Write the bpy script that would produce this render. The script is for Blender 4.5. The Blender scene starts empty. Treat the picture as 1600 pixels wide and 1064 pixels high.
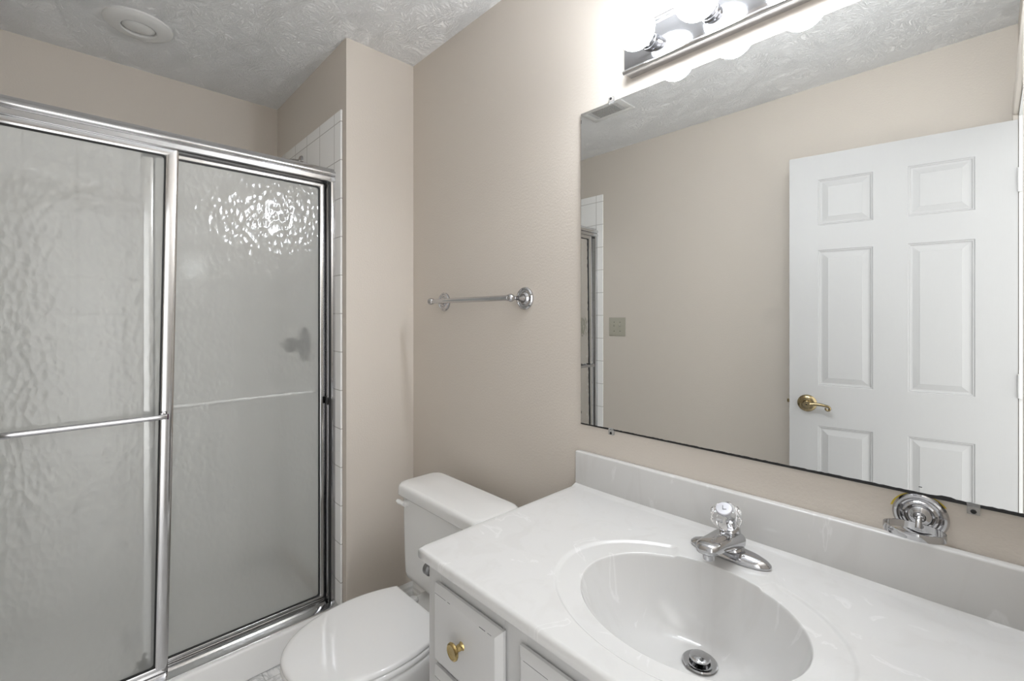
import bpy, bmesh, math, random
from mathutils import Vector, Matrix
random.seed(4)
S = bpy.context.scene
COL = S.collection
PI = math.pi

# ---------------------------------------------------------------- camera, world, exposure
H = 2.44                       # ceiling height
cam = bpy.data.cameras.new('camera')
cam_o = bpy.data.objects.new('camera', cam); COL.objects.link(cam_o)
cam_o.location = (1.7938, -1.0916, 1.3042)
cam_o.rotation_euler = (PI / 2, 0, 0.8103)
cam.sensor_fit = 'HORIZONTAL'; cam.sensor_width = 36.0
cam.lens = 709.94 / 1600 * 36.0
cam.shift_y = -(532 - 496.87) / 1600
cam.clip_start = 0.01
S.camera = cam_o

world = bpy.data.worlds.new('world'); S.world = world
world.use_nodes = True
WORLD_STRENGTH = 2.4
wb = world.node_tree.nodes['Background']
wb.inputs[0].default_value = (1.0, 0.99, 0.98, 1)
wb.inputs[1].default_value = WORLD_STRENGTH
BULB_STRENGTH = 106.0

S.view_settings.view_transform = 'Standard'
S.view_settings.look = 'None'
S.view_settings.gamma = 1.0
S.view_settings.use_curve_mapping = False
S.view_settings.exposure = 0.10

S.render.engine = 'CYCLES'
cy = S.cycles
cy.use_denoising = True
cy.denoiser = 'OPENIMAGEDENOISE'
cy.max_bounces = 16; cy.diffuse_bounces = 12; cy.glossy_bounces = 8
cy.transmission_bounces = 12; cy.transparent_max_bounces = 16
cy.sample_clamp_indirect = 10.0
cy.blur_glossy = 0.5
cy.caustics_reflective = True; cy.caustics_refractive = True

# ---------------------------------------------------------------- materials
def mat(name, color, rough=0.5, metal=0.0, spec=0.5, coat=0.0, trans=0.0, ior=1.45, emit=None, estr=0.0):
    m = bpy.data.materials.new(name); m.use_nodes = True
    b = m.node_tree.nodes['Principled BSDF']
    b.inputs['Base Color'].default_value = (*color, 1)
    b.inputs['Roughness'].default_value = rough
    b.inputs['Metallic'].default_value = metal
    b.inputs['Specular IOR Level'].default_value = spec
    b.inputs['Coat Weight'].default_value = coat
    b.inputs['Coat Roughness'].default_value = 0.05
    b.inputs['Transmission Weight'].default_value = trans
    b.inputs['IOR'].default_value = ior
    if emit:
        b.inputs['Emission Color'].default_value = (*emit, 1)
        b.inputs['Emission Strength'].default_value = estr
    return m

def nodes(m):
    nt = m.node_tree
    return nt, nt.nodes, nt.links, nt.nodes['Principled BSDF']

def coords(nt, scale=(1, 1, 1), rot=(0, 0, 0), loc=(0, 0, 0)):
    tc = nt.nodes.new('ShaderNodeTexCoord'); mp = nt.nodes.new('ShaderNodeMapping')
    nt.links.new(tc.outputs['Object'], mp.inputs[0])
    mp.inputs['Scale'].default_value = scale; mp.inputs['Rotation'].default_value = rot
    mp.inputs['Location'].default_value = loc
    return mp.outputs[0]

def noise(nt, vec, scale, detail=3, rough=0.5, dist=0.0):
    n = nt.nodes.new('ShaderNodeTexNoise'); nt.links.new(vec, n.inputs['Vector'])
    n.inputs['Scale'].default_value = scale; n.inputs['Detail'].default_value = detail
    n.inputs['Roughness'].default_value = rough; n.inputs['Distortion'].default_value = dist
    return n.outputs['Fac']

def bump(nt, height, target, strength, dist=0.01):
    b = nt.nodes.new('ShaderNodeBump'); nt.links.new(height, b.inputs['Height'])
    b.inputs['Strength'].default_value = strength; b.inputs['Distance'].default_value = dist
    if target is not None: nt.links.new(b.outputs[0], target)
    return b

def ramp(nt, fac, stops):
    r = nt.nodes.new('ShaderNodeValToRGB'); nt.links.new(fac, r.inputs[0])
    el = r.color_ramp.elements
    while len(el) < len(stops): el.new(0.5)
    for e, (p, c) in zip(el, stops):
        e.position = p; e.color = (*c, 1) if len(c) == 3 else c
    return r.outputs[0]

# painted drywall: beige with fine orange peel
M_wall = mat('beige_paint', (0.605, 0.558, 0.502), 0.62, spec=0.35)
nt, N, L, P = nodes(M_wall)
v = coords(nt)
bump(nt, noise(nt, v, 150, 2, 0.5), P.inputs['Normal'], 0.16, 0.004)

# stomped ceiling texture
M_ceil = mat('textured_ceiling_paint', (0.93, 0.935, 0.94), 0.85, spec=0.2)
nt, N, L, P = nodes(M_ceil)
v = coords(nt)
nd = nt.nodes.new('ShaderNodeTexNoise'); nd.inputs['Scale'].default_value = 7; nd.inputs['Detail'].default_value = 1
L.new(v, nd.inputs['Vector'])
vm = nt.nodes.new('ShaderNodeVectorMath'); vm.operation = 'MULTIPLY_ADD'
vm.inputs[1].default_value = (0.35, 0.35, 0.35); L.new(nd.outputs['Color'], vm.inputs[0]); L.new(v, vm.inputs[2])
mpn = nt.nodes.new('ShaderNodeMapping'); mpn.inputs['Scale'].default_value = (1, 2.3, 1); L.new(vm.outputs[0], mpn.inputs[0])
n1 = noise(nt, mpn.outputs[0], 47, 5, 0.66, 0.8)
r1 = ramp(nt, n1, [(0.42, (0, 0, 0)), (0.58, (1, 1, 1))])
bump(nt, r1, P.inputs['Normal'], 0.7, 0.007)

def tile_mat(name, axes, size, offs, base, grout, rough=0.16, bstr=0.35, mortar=0.0022, veins=False):
    m = mat(name, base, rough)
    nt, N, L, P = nodes(m)
    tc = N.new('ShaderNodeTexCoord'); sp = N.new('ShaderNodeSeparateXYZ'); L.new(tc.outputs['Object'], sp.inputs[0])
    cb = N.new('ShaderNodeCombineXYZ')
    for k in range(2):
        ad = N.new('ShaderNodeMath'); ad.operation = 'ADD'; ad.inputs[1].default_value = offs[k]
        L.new(sp.outputs[axes[k]], ad.inputs[0]); L.new(ad.outputs[0], cb.inputs[k])
    br = N.new('ShaderNodeTexBrick'); L.new(cb.outputs[0], br.inputs['Vector'])
    br.offset = 0.0; br.offset_frequency = 1; br.squash = 1.0
    br.inputs['Scale'].default_value = 1.0
    br.inputs['Brick Width'].default_value = size[0]; br.inputs['Row Height'].default_value = size[1]
    br.inputs['Mortar Size'].default_value = mortar; br.inputs['Mortar Smooth'].default_value = 0.3
    br.inputs['Color1'].default_value = (*base, 1); br.inputs['Color2'].default_value = (*base, 1)
    br.inputs['Mortar'].default_value = (*grout, 1)
    col = br.outputs['Color']
    if veins:
        vz = coords(nt, (1, 1, 1), (0, 0, 0.6))
        nn = noise(nt, vz, 9, 6, 0.62, 2.2)
        rr = ramp(nt, nn, [(0.42, (1, 1, 1)), (0.5, (0.55, 0.56, 0.57)), (0.56, (1, 1, 1))])
        mx = N.new('ShaderNodeMix'); mx.data_type = 'RGBA'; mx.blend_type = 'MULTIPLY'
        mx.inputs[0].default_value = 0.7
        L.new(col, mx.inputs[6]); L.new(rr, mx.inputs[7]); col = mx.outputs[2]
    L.new(col, P.inputs['Base Color'])
    inv = N.new('ShaderNodeMath'); inv.operation = 'SUBTRACT'; inv.inputs[0].default_value = 1.0
    L.new(br.outputs['Fac'], inv.inputs[1])
    bump(nt, inv.outputs[0], P.inputs['Normal'], bstr, 0.002)
    return m

T = 0.158
TILE_B, TILE_G = (0.88, 0.88, 0.87), (0.50, 0.49, 0.47)
M_tile_end = tile_mat('white_wall_tile_end', (0, 2), (T, 0.1575), (0.0991 + 20 * T, -2.11 + 20 * 0.1575), TILE_B, TILE_G)
M_tile_back = tile_mat('white_wall_tile_back', (1, 2), (T, 0.1575), (0.31 + 20 * T, -2.11 + 20 * 0.1575), TILE_B, TILE_G)
M_floor = tile_mat('marbled_floor_tile', (0, 1), (0.152, 0.152), (3.04, 3.04), (0.80, 0.80, 0.80), (0.52, 0.52, 0.52), 0.22, 0.2, 0.002, True)

# cultured marble
M_marble = mat('cultured_marble', (0.80, 0.79, 0.765), 0.14, coat=0.35)
nt, N, L, P = nodes(M_marble)
v = coords(nt, (1.9, 1.9, 0.45), (0.05, 0.08, 0.5))
nv = noise(nt, v, 6.0, 5, 0.55, 1.3)
cv = ramp(nt, nv, [(0.36, (0.589, 0.585, 0.574)), (0.47, (0.608, 0.606, 0.597)), (0.625, (0.608, 0.606, 0.597)), (0.66, (0.673, 0.671, 0.665)), (0.69, (0.608, 0.606, 0.597))])
L.new(cv, P.inputs['Base Color'])

M_porc = mat('white_porcelain', (0.78, 0.78, 0.77), 0.10, coat=0.4)
M_seat = mat('white_toilet_seat_plastic', (0.76, 0.76, 0.755), 0.09, coat=0.2)
M_white_plastic = mat('white_plastic', (0.80, 0.80, 0.79), 0.3)
M_fix_white = mat('off_white_enamel', (0.66, 0.66, 0.65), 0.4)
M_trim = mat('white_trim_paint', (0.74, 0.74, 0.73), 0.35)
M_pan = mat('white_shower_pan_acrylic', (0.80, 0.80, 0.79), 0.22)

# brushed-on white cabinet paint with worn edges
M_cab = mat('worn_white_cabinet_paint', (0.54, 0.54, 0.535), 0.38)
nt, N, L, P = nodes(M_cab)
v = coords(nt, (1, 1, 0.15))
bump(nt, noise(nt, v, 120, 3), P.inputs['Normal'], 0.08, 0.003)

# door paint with embossed wood grain
M_door = mat('white_door_paint', (0.46, 0.46, 0.46), 0.5)
nt, N, L, P = nodes(M_door)
v = coords(nt, (1, 1, 0.06))
bump(nt, noise(nt, v, 140, 4, 0.6, 0.8), P.inputs['Normal'], 0.13, 0.003)

M_chrome = mat('polished_chrome', (0.52, 0.52, 0.53), 0.05, 1.0)
M_alum = mat('bright_aluminium', (0.62, 0.62, 0.625), 0.13, 1.0)
M_rail = mat('satin_aluminium_rail', (0.93, 0.93, 0.93), 0.5, 1.0)
M_valve = mat('dull_dark_chrome', (0.05, 0.05, 0.05), 0.3, 1.0)
M_grey = mat('dull_grey_chrome', (0.20, 0.20, 0.20), 0.35, 0.7)
M_mildew = mat('dark_mildew', (0.07, 0.07, 0.055), 0.9)
M_rubber = mat('black_rubber', (0.012, 0.012, 0.012), 0.5)
M_brass = mat('polished_brass', (0.50, 0.38, 0.17), 0.10, 1.0)
M_ant = mat('antique_brass', (0.33, 0.265, 0.155), 0.2, 1.0)
M_dark = mat('dark_parts_and_shade', (0.02, 0.02, 0.02), 0.8)
M_beige_plastic = mat('almond_plastic', (0.40, 0.385, 0.32), 0.35)
M_mirror = mat('silvered_mirror', (0.86, 0.87, 0.86), 0.0, 1.0)
M_desilver = mat('black_mirror_edge', (0.015, 0.015, 0.015), 0.3)
M_clear = mat('clear_plastic', (0.93, 0.93, 0.92), 0.08, trans=0.85, ior=1.3)
M_acrylic = mat('clear_acrylic', (0.97, 0.97, 0.98), 0.03, trans=1.0, ior=1.35)
M_cap = mat('silver_cap', (0.50, 0.50, 0.53), 0.25, 0.4)
M_ink = mat('grey_ink', (0.10, 0.10, 0.11), 0.5)
M_purple = mat('dark_purple_plastic', (0.045, 0.010, 0.030), 0.35)
M_steel_plate = mat('satin_mirror_steel', (0.62, 0.63, 0.66), 0.10, 1.0)
M_adhes = mat('dried_yellow_adhesive', (0.62, 0.47, 0.06), 0.5)
M_bulb = mat('lit_bulb_glass', (1, 1, 1), 0.3, emit=(0.94, 0.98, 1.03), estr=BULB_STRENGTH)

# frosted globe: the neck half towards the socket glows less than the front
nt, N, L, P = nodes(M_bulb)
tc = N.new('ShaderNodeTexCoord'); sp = N.new('ShaderNodeSeparateXYZ'); L.new(tc.outputs['Object'], sp.inputs[0])
mr_ = N.new('ShaderNodeMapRange'); mr_.inputs['From Min'].default_value = -0.074; mr_.inputs['From Max'].default_value = -0.130
mr_.inputs['To Min'].default_value = 0.05 * BULB_STRENGTH; mr_.inputs['To Max'].default_value = BULB_STRENGTH
L.new(sp.outputs[1], mr_.inputs['Value']); L.new(mr_.outputs[0], P.inputs['Emission Strength'])

# obscure "hammered" shower glass: refraction blurred by the relief, a little milky
M_glass = bpy.data.materials.new('hammered_obscure_glass'); M_glass.use_nodes = True
nt = M_glass.node_tree; nt.nodes.clear(); N = nt.nodes; L = nt.links
out = N.new('ShaderNodeOutputMaterial')
v = coords(nt, (1, 1, 0.62))
vo = N.new('ShaderNodeTexVoronoi'); vo.feature = 'SMOOTH_F1'; vo.inputs['Scale'].default_value = 60
vo.inputs['Smoothness'].default_value = 0.35; vo.inputs['Randomness'].default_value = 1.0
nd = N.new('ShaderNodeTexNoise'); nd.inputs['Scale'].default_value = 30; nd.inputs['Detail'].default_value = 1; L.new(v, nd.inputs['Vector'])
vm = N.new('ShaderNodeVectorMath'); vm.operation = 'MULTIPLY_ADD'; vm.inputs[1].default_value = (0.018,) * 3
L.new(nd.outputs['Color'], vm.inputs[0]); L.new(v, vm.inputs[2]); L.new(vm.outputs[0], vo.inputs['Vector'])
bp = N.new('ShaderNodeBump'); bp.inputs['Strength'].default_value = 0.25; bp.inputs['Distance'].default_value = 0.006
L.new(vo.outputs['Distance'], bp.inputs['Height'])
rf = N.new('ShaderNodeBsdfRefraction'); rf.inputs['IOR'].default_value = 1.10; rf.inputs['Roughness'].default_value = 0.05
rf.inputs['Color'].default_value = (0.97, 0.98, 0.97, 1); L.new(bp.outputs[0], rf.inputs['Normal'])
tp = N.new('ShaderNodeBsdfTransparent'); tp.inputs['Color'].default_value = (0.97, 0.98, 0.97, 1)
tl = N.new('ShaderNodeBsdfTranslucent'); tl.inputs['Color'].default_value = (0.95, 0.96, 0.94, 1)
gl = N.new('ShaderNodeBsdfGlossy'); gl.inputs['Roughness'].default_value = 0.11; L.new(bp.outputs[0], gl.inputs['Normal'])
m1 = N.new('ShaderNodeMixShader'); m1.inputs[0].default_value = 0.55; L.new(rf.outputs[0], m1.inputs[1]); L.new(tp.outputs[0], m1.inputs[2])
m2 = N.new('ShaderNodeMixShader'); m2.inputs[0].default_value = 0.32; L.new(m1.outputs[0], m2.inputs[1]); L.new(tl.outputs[0], m2.inputs[2])
df = N.new('ShaderNodeBsdfDiffuse'); df.inputs['Color'].default_value = (0.72, 0.73, 0.71, 1)
m4 = N.new('ShaderNodeMixShader'); m4.inputs[0].default_value = 0.22; L.new(m2.outputs[0], m4.inputs[1]); L.new(df.outputs[0], m4.inputs[2])
fr = N.new('ShaderNodeFresnel'); fr.inputs['IOR'].default_value = 1.5; L.new(bp.outputs[0], fr.inputs['Normal'])
m3 = N.new('ShaderNodeMixShader'); L.new(fr.outputs[0], m3.inputs[0]); L.new(m4.outputs[0], m3.inputs[1]); L.new(gl.outputs[0], m3.inputs[2])
L.new(m3.outputs[0], out.inputs['Surface'])

# ---------------------------------------------------------------- mesh helpers
def B(): return bmesh.new()

def add_box(bm, lo, hi, bev=0.0, seg=2):
    t = B(); bmesh.ops.create_cube(t, size=1.0)
    lo, hi = Vector(lo), Vector(hi)
    for v in t.verts:
        v.co = Vector([(lo[i] + hi[i]) / 2 + v.co[i] * (hi[i] - lo[i]) for i in range(3)])
    if bev > 0:
        bmesh.ops.bevel(t, geom=t.edges[:], offset=bev, offset_type='OFFSET', segments=seg, profile=0.5, affect='EDGES')
    merge(bm, t); return bm

def merge(bm, t):
    me = bpy.data.meshes.new('tmp'); t.to_mesh(me); t.free(); bm.from_mesh(me); bpy.data.meshes.remove(me)

def frame(o, d):
    """matrix whose local z is direction d at origin o"""
    d = Vector(d).normalized()
    q = Vector((0, 0, 1)).rotation_difference(d)
    return Matrix.Translation(Vector(o)) @ q.to_matrix().to_4x4()

def add_lathe(bm, prof, mtx=Matrix(), seg=40):
    """prof: (r, z) list, r=0 ends close"""
    rings = []
    for r, z in prof:
        if r < 1e-6: rings.append([bm.verts.new(mtx @ Vector((0, 0, z)))])
        else: rings.append([bm.verts.new(mtx @ Vector((r * math.cos(2 * PI * k / seg), r * math.sin(2 * PI * k / seg), z))) for k in range(seg)])
    for a, b in zip(rings, rings[1:]):
        for k in range(seg):
            j = (k + 1) % seg
            if len(a) == 1 and len(b) == 1: continue
            if len(a) == 1: bm.faces.new((a[0], b[k], b[j]))
            elif len(b) == 1: bm.faces.new((a[k], a[j], b[0]))
            else: bm.faces.new((a[k], a[j], b[j], b[k]))
    return bm

def add_loft(bm, rings, caps=(True, True), closed=True):
    vr = [[bm.verts.new(Vector(p)) for p in r] for r in rings]
    n = len(vr[0])
    for a, b in zip(vr, vr[1:]):
        for k in range(n if closed else n - 1):
            j = (k + 1) % n
            bm.faces.new((a[k], a[j], b[j], b[k]))
    if caps[0]: bm.faces.new(vr[0][::-1])
    if caps[1]: bm.faces.new(vr[-1])
    return vr

def add_tube(bm, pts, rad, seg=14, caps=True, flat=1.0):
    pts = [Vector(p) for p in pts]
    rad = rad if isinstance(rad, (list, tuple)) else [rad] * len(pts)
    rings = []; up = None
    for i, p in enumerate(pts):
        d = (pts[min(i + 1, len(pts) - 1)] - pts[max(i - 1, 0)]).normalized()
        if up is None:
            up = Vector((0, 0, 1)) if abs(d.z) < 0.9 else Vector((1, 0, 0))
        s = d.cross(up).normalized(); up = s.cross(d).normalized()
        rings.append([p + (s * math.cos(2 * PI * k / seg) * rad[i] + up * math.sin(2 * PI * k / seg) * rad[i] * flat) for k in range(seg)])
    add_loft(bm, rings, (caps, caps))
    return bm

def add_prism(bm, poly, axis, a, b):
    """extrude 2d polygon along axis (0,1,2) from a to b; poly coords are the two other axes in order"""
    def p3(u, w, t):
        c = [u, w]; c.insert(axis, t); return c
    add_loft(bm, [[p3(u, w, a) for u, w in poly], [p3(u, w, b) for u, w in poly]])
    return bm

def obj(name, bm, m, parent=None, smooth=35, ms=None):
    bmesh.ops.recalc_face_normals(bm, faces=bm.faces[:])
    me = bpy.data.meshes.new(name); bm.to_mesh(me); bm.free()
    for x in (ms or [m]): me.materials.append(x)
    if smooth:
        for p in me.polygons: p.use_smooth = True
        me.set_sharp_from_angle(angle=math.radians(smooth))
    o = bpy.data.objects.new(name, me); COL.objects.link(o)
    if parent is not None:
        o.parent = parent
        mw = Matrix.Identity(4); q = parent
        while q is not None:
            mw = Matrix.Translation(q.location) @ mw if q.parent is None else mw
            q = q.parent
        o.matrix_parent_inverse = mw.inverted() if parent.parent is None else Matrix.Identity(4)
    return o

def thing(name, label, cat, loc=(0, 0, 0), group=None):
    o = bpy.data.objects.new(name, None); COL.objects.link(o)
    o.empty_display_size = 0.05
    o.location = loc; o['label'] = label; o['category'] = cat
    if group: o['group'] = group
    return o

def tag(o, label, cat, group=None):
    o['label'] = label; o['category'] = cat
    if group: o['group'] = group
    return o

def struct(name, bm, m, smooth=0, label=None, cat=None):
    o = obj(name, bm, m, None, smooth); o['kind'] = 'structure'
    o['label'] = label or name.replace('_', ' '); o['category'] = cat or 'wall'
    return o

def box(lo, hi, bev=0.0, seg=2): return add_box(B(), lo, hi, bev, seg)

# ---------------------------------------------------------------- room shell
D = 1.541; XR = 1.8694; XS = -0.8866; YE = -0.31; DY0, DY1, DZ = -1.459, -0.70, 2.06
struct('floor', box((XS - 0.1, -D - 0.1, -0.1), (3.6, 0.1, 0.0)), M_floor, label='white marbled tile floor between the shower curb and the toilet', cat='floor')
struct('ceiling', box((XS - 0.1, -D - 0.1, H), (XR + 0.12, 0.1, H + 0.1)), M_ceil, label='grey white ceiling with a stomped brush texture', cat='ceiling')
struct('wall_back', box((-0.0, 0.0, 0.0), (XR + 0.12, 0.1, H)), M_wall, label='beige wall behind the toilet, mirror and vanity')
struct('wall_left', box((XS - 0.1, YE, 0.0), (0.0, 0.1, H)), M_wall, label='narrow beige return wall between shower and toilet')
struct('wall_far', box((XS - 0.1, -D - 0.1, 0.0), (XS, YE, H)), M_wall, label='beige wall above the tile at the back of the shower')
struct('wall_front', box((XS, -D - 0.1, 0.0), (XR + 0.12, -D, H)), M_wall, label='plain beige wall with the light switch, reflected in the mirror')
bm = B()
add_box(bm, (XR, -D, 0), (XR + 0.12, DY0 - 0.018, H)); add_box(bm, (XR, DY1 + 0.018, 0), (XR + 0.12, 0, H))
add_box(bm, (XR, DY0 - 0.018, DZ + 0.018), (XR + 0.12, DY1 + 0.018, H))
struct('wall_right', bm, M_wall, label='beige wall at the mirror\'s right end, with the doorway')

# door jamb and casing
bm = B()
add_box(bm, (XR, DY0 - 0.018, 0), (XR + 0.12, DY0, DZ + 0.018)); add_box(bm, (XR, DY1, 0), (XR + 0.12, DY1 + 0.018, DZ + 0.018))
add_box(bm, (XR, DY0, DZ), (XR + 0.12, DY1, DZ + 0.018))
add_box(bm, (XR + 0.04, DY0, 0), (XR + 0.075, DY0 + 0.011, DZ)); add_box(bm, (XR + 0.04, DY0, DZ - 0.011), (XR + 0.075, DY1, DZ))
struct('trim_1', bm, M_trim, label='white door jamb at the right end of the mirror', cat='trim')
bm = B()
cw = 0.057
add_box(bm, (XR - 0.016, DY0 - 0.006 - cw, 0), (XR, DY0 - 0.006, DZ + 0.006 + cw), 0.004)
add_box(bm, (XR - 0.016, DY1 + 0.006, 0), (XR, DY1 + 0.006 + cw, DZ + 0.006 + cw), 0.004)
add_box(bm, (XR - 0.016, DY0 - 0.006, DZ + 0.006), (XR, DY1 + 0.006, DZ + 0.006 + cw), 0.004)
struct('trim_2', bm, M_wall, label='beige painted door casing around the doorway', cat='trim')

# baseboards with a stepped cap
BBP = [(0, 0), (0.014, 0), (0.014, 0.085), (0.010, 0.092), (0.010, 0.104), (0.006, 0.112), (0.004, 0.121), (0, 0.121)]
struct('baseboard_left', add_prism(B(), BBP, 1, YE, 0.0), M_trim, label='white baseboard on the return wall beside the toilet', cat='baseboard')
struct('baseboard_back', add_prism(B(), [(-d, z) for d, z in BBP], 0, 0.0, 0.944), M_trim, label='white baseboard behind the toilet', cat='baseboard')
struct('baseboard_front', add_prism(B(), [(-D + d, z) for d, z in BBP], 0, 0.0, XR - 0.02), M_trim, label='white baseboard on the switch wall', cat='baseboard')

# shower tile
TF = 0.009
def tile_slab(name, lo, hi, m, lab):
    struct(name, box(lo, hi, 0.004, 3), m, 35, lab, 'tile')
tile_slab('wall_left_tile', (XS + TF, YE - TF, 0.118), (-0.034, YE, 2.159), M_tile_end, 'white tiled end wall of the shower nearest the toilet')
tile_slab('wall_far_tile', (XS, -D, 0.04), (XS + TF, YE, 2.159), M_tile_back, 'white tiled back wall of the shower behind the glass')
tile_slab('wall_front_tile', (XS + TF, -D, 0.118), (-0.045, -D + TF, 2.159), M_tile_end, 'white tiled shower end wall seen at the mirror\'s left edge')

# ---------------------------------------------------------------- shower pan
pan = thing('shower_pan', 'white acrylic shower pan with a raised curb under the glass doors', 'shower pan', (-0.45, -0.93, 0))
obj('pan_floor', box((XS + TF, -D + 0.001, 0.0), (-0.15, YE - 0.001, 0.045), 0.008), M_pan, pan)
obj('curb', box((-0.155, -D + 0.001, 0.0), (-0.041, YE - TF - 0.0005, 0.117), 0.010, 4), M_pan, pan)
obj('drain', add_lathe(B(), [(0, 0.047), (0.045, 0.047), (0.05, 0.044)], Matrix.Translation((-0.5, -0.93, 0.001))), M_chrome, pan)

# ---------------------------------------------------------------- fixed shower door frame
YA, YB = YE - TF - 0.0005, -D + TF + 0.0005
fr = thing('shower_door_frame', 'bright metal shower enclosure frame of header, side jambs and bottom track', 'shower frame', (-0.1, -0.93, 0.117))
hp = [(-0.150, 1.922), (-0.104, 1.926), (-0.100, 1.9265), (-0.099, 1.9245), (-0.0965, 1.919)]
for k in range(9):            # rounded upper moulding
    a = PI / 2 * (1 - k / 8 * 1.9)
    hp.append((-0.0945 + 0.0125 * math.cos(a), 1.9035 + 0.0125 * math.sin(a)))
hp += [(-0.0915, 1.8905), (-0.0865, 1.8895), (-0.0845, 1.8865), (-0.0845, 1.872), (-0.0865, 1.8695), (-0.0902, 1.869), (-0.0902, 1.878), (-0.1420, 1.878), (-0.1420, 1.869), (-0.150, 1.869)]
obj('header', add_prism(B(), hp, 1, YA, YB), M_alum, fr, 30)
jp = [(-0.146, 0), (-0.146, 0.026), (-0.138, 0.026), (-0.138, 0.010), (-0.098, 0.010), (-0.098, 0.026), (-0.090, 0.026), (-0.088, 0.022), (-0.088, 0)]
obj('jamb', add_prism(B(), [(x, YA - y) for x, y in jp], 2, 0.128, 1.869), M_chrome, fr, 30)
obj('jamb', add_prism(B(), [(x, YB + y) for x, y in jp], 2, 0.128, 1.869), M_chrome, fr, 30)
tr = [(-0.150, 0.1175), (-0.150, 0.134), (-0.146, 0.134), (-0.146, 0.124), (-0.116, 0.123), (-0.115, 0.134), (-0.111, 0.134), (-0.110, 0.123),
      (-0.0900, 0.123), (-0.0890, 0.1275), (-0.0862, 0.1275), (-0.062, 0.1215), (-0.058, 0.1200), (-0.0565, 0.1185), (-0.0565, 0.1175)]
obj('bottom_track', add_prism(B(), tr, 1, YA, YB), M_alum, fr, 30)
obj('dark_recess_seal', box((-0.095, YA - 0.0262, 0.128), (-0.0872, YA - 0.0165, 1.868)), M_rubber, fr)  # black rubber strip, added to make the jamb recess look dark
obj('bumper', box((-0.100, YA - 0.034, 0.945), (-0.092, YA - 0.020, 0.975), 0.002), M_rubber, fr)

# ---------------------------------------------------------------- sliding shower doors
def sliding_door(name, label, x, y0, y1, z0, z1, sw, rw, shear, bar_x, bar_z, bar_y, side, th=0.018):
    """y0 < y1; side=+1 bar in front (+X), -1 behind"""
    zm = (z0 + z1) / 2
    def sh(bm):
        for v in bm.verts: v.co.y += (v.co.z - zm) * shear
        return bm
    t = thing(name, label, 'shower door', (x, (y0 + y1) / 2, z0))
    # frame profile: slightly crowned channel, mitred corners
    def rail(p, q, up):
        pass
    hx = th / 2
    def mitred(a0, a1, inner0, inner1, vertical, fixed_out, fixed_in):
        """member between outer corners a0,a1 and inner corners; crowned across its width"""
        rings = []
        for tt, xx in ((0, -hx), (0, hx - 0.002), (0.06, hx - 0.0007), (0.3, hx - 0.0001), (0.7, hx - 0.0001), (0.94, hx - 0.0007), (1, hx - 0.002), (1, -hx)):
            f = fixed_out + (fixed_in - fixed_out) * tt
            e0 = a0 + (inner0 - a0) * tt; e1 = a1 + (inner1 - a1) * tt
            if vertical: rings.append([(x + xx, f, e0), (x + xx, f, e1)])
            else: rings.append([(x + xx, e0, f), (x + xx, e1, f)])
        bm = B()
        add_loft(bm, [[r[0] for r in rings], [r[1] for r in rings]])
        return sh(bm)
    obj('stile', mitred(z0, z1, z0 + rw, z1 - rw, True, y1, y1 - sw), M_alum, t)
    obj('stile', mitred(z0, z1, z0 + rw, z1 - rw, True, y0, y0 + sw), M_alum, t)
    obj('rail', mitred(y0, y1, y0 + sw, y1 - sw, False, z1, z1 - rw), M_alum, t)
    obj('rail', mitred(y0, y1, y0 + sw, y1 - sw, False, z0, z0 + rw), M_alum, t)
    # rubber gasket: rounded rectangle ring
    def rr(ins, rad, xx, n=6):
        a, b, c, d = y0 + sw + ins, y1 - sw - ins, z0 + rw + ins, z1 - rw - ins
        pts = []
        for cyy, czz, s in ((b - rad, d - rad, 0), (a + rad, d - rad, 1), (a + rad, c + rad, 2), (b - rad, c + rad, 3)):
            for k in range(n + 1):
                an = PI / 2 * (s + k / n); pts.append((xx, cyy + rad * math.cos(an), czz + rad * math.sin(an)))
        return pts
    bm = B()
    rs = [rr(-0.001, 0.012, x + 0.0035), rr(0.0045, 0.010, x + 0.0035), rr(0.0045, 0.010, x - 0.0035), rr(-0.001, 0.012, x - 0.0035)]
    vr = add_loft(bm, rs + [rs[0]], (False, False)); bmesh.ops.remove_doubles(bm, verts=bm.verts[:], dist=1e-6)
    obj('gasket', sh(bm), M_rubber, t, 0)
    bm = B(); bm.faces.new([bm.verts.new(p) for p in rr(0.002, 0.011, x)])
    obj('glass_panel', sh(bm), M_glass, t, 0)
    # towel bar
    by0, by1 = bar_y
    bx = bar_x
    prof = [(0.0045 * math.cos(2 * PI * k / 16), 0.0085 * math.sin(2 * PI * k / 16)) for k in range(16)]
    bar = obj('towel_rail', add_prism(B(), [(bx + a, bar_z + b) for a, b in prof], 1, by0, by1), M_chrome if side > 0 else M_rail, t)
    for yy, inn in ((by0, 1), (by1, -1)):
        bm = B(); add_box(bm, (min(x + side * hx, bx), yy + inn * 0.010 - 0.007, bar_z + 0.002), (max(x + side * hx, bx), yy + inn * 0.010 + 0.007, bar_z + 0.013), 0.002)
        obj('bracket', bm, M_chrome, bar)
        bm = B(); add_box(bm, (bx - 0.0055, min(yy, yy - inn * 0.004), bar_z - 0.009), (bx + 0.0055, max(yy, yy - inn * 0.004), bar_z + 0.009), 0.0015)
        obj('end_cap', bm, M_purple, bar)
    return t
DOOR_A = sliding_door('sliding_shower_door', 'left hammered glass sliding shower door with towel rail across its outside', -0.1005, -1.486, -0.8640, 0.1245, 1.8745, 0.0335, 0.029, 0.0172, -0.066, 0.981, (-1.465, -0.884), 1)
sliding_door('sliding_shower_door', 'right hammered glass sliding shower door beside the toilet, its rail inside', -0.1265, -0.9465, -0.3375, 0.1255, 1.8745, 0.0325, 0.026, 0.0, -0.166, 0.9945, (-0.925, -0.362), -1)

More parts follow.
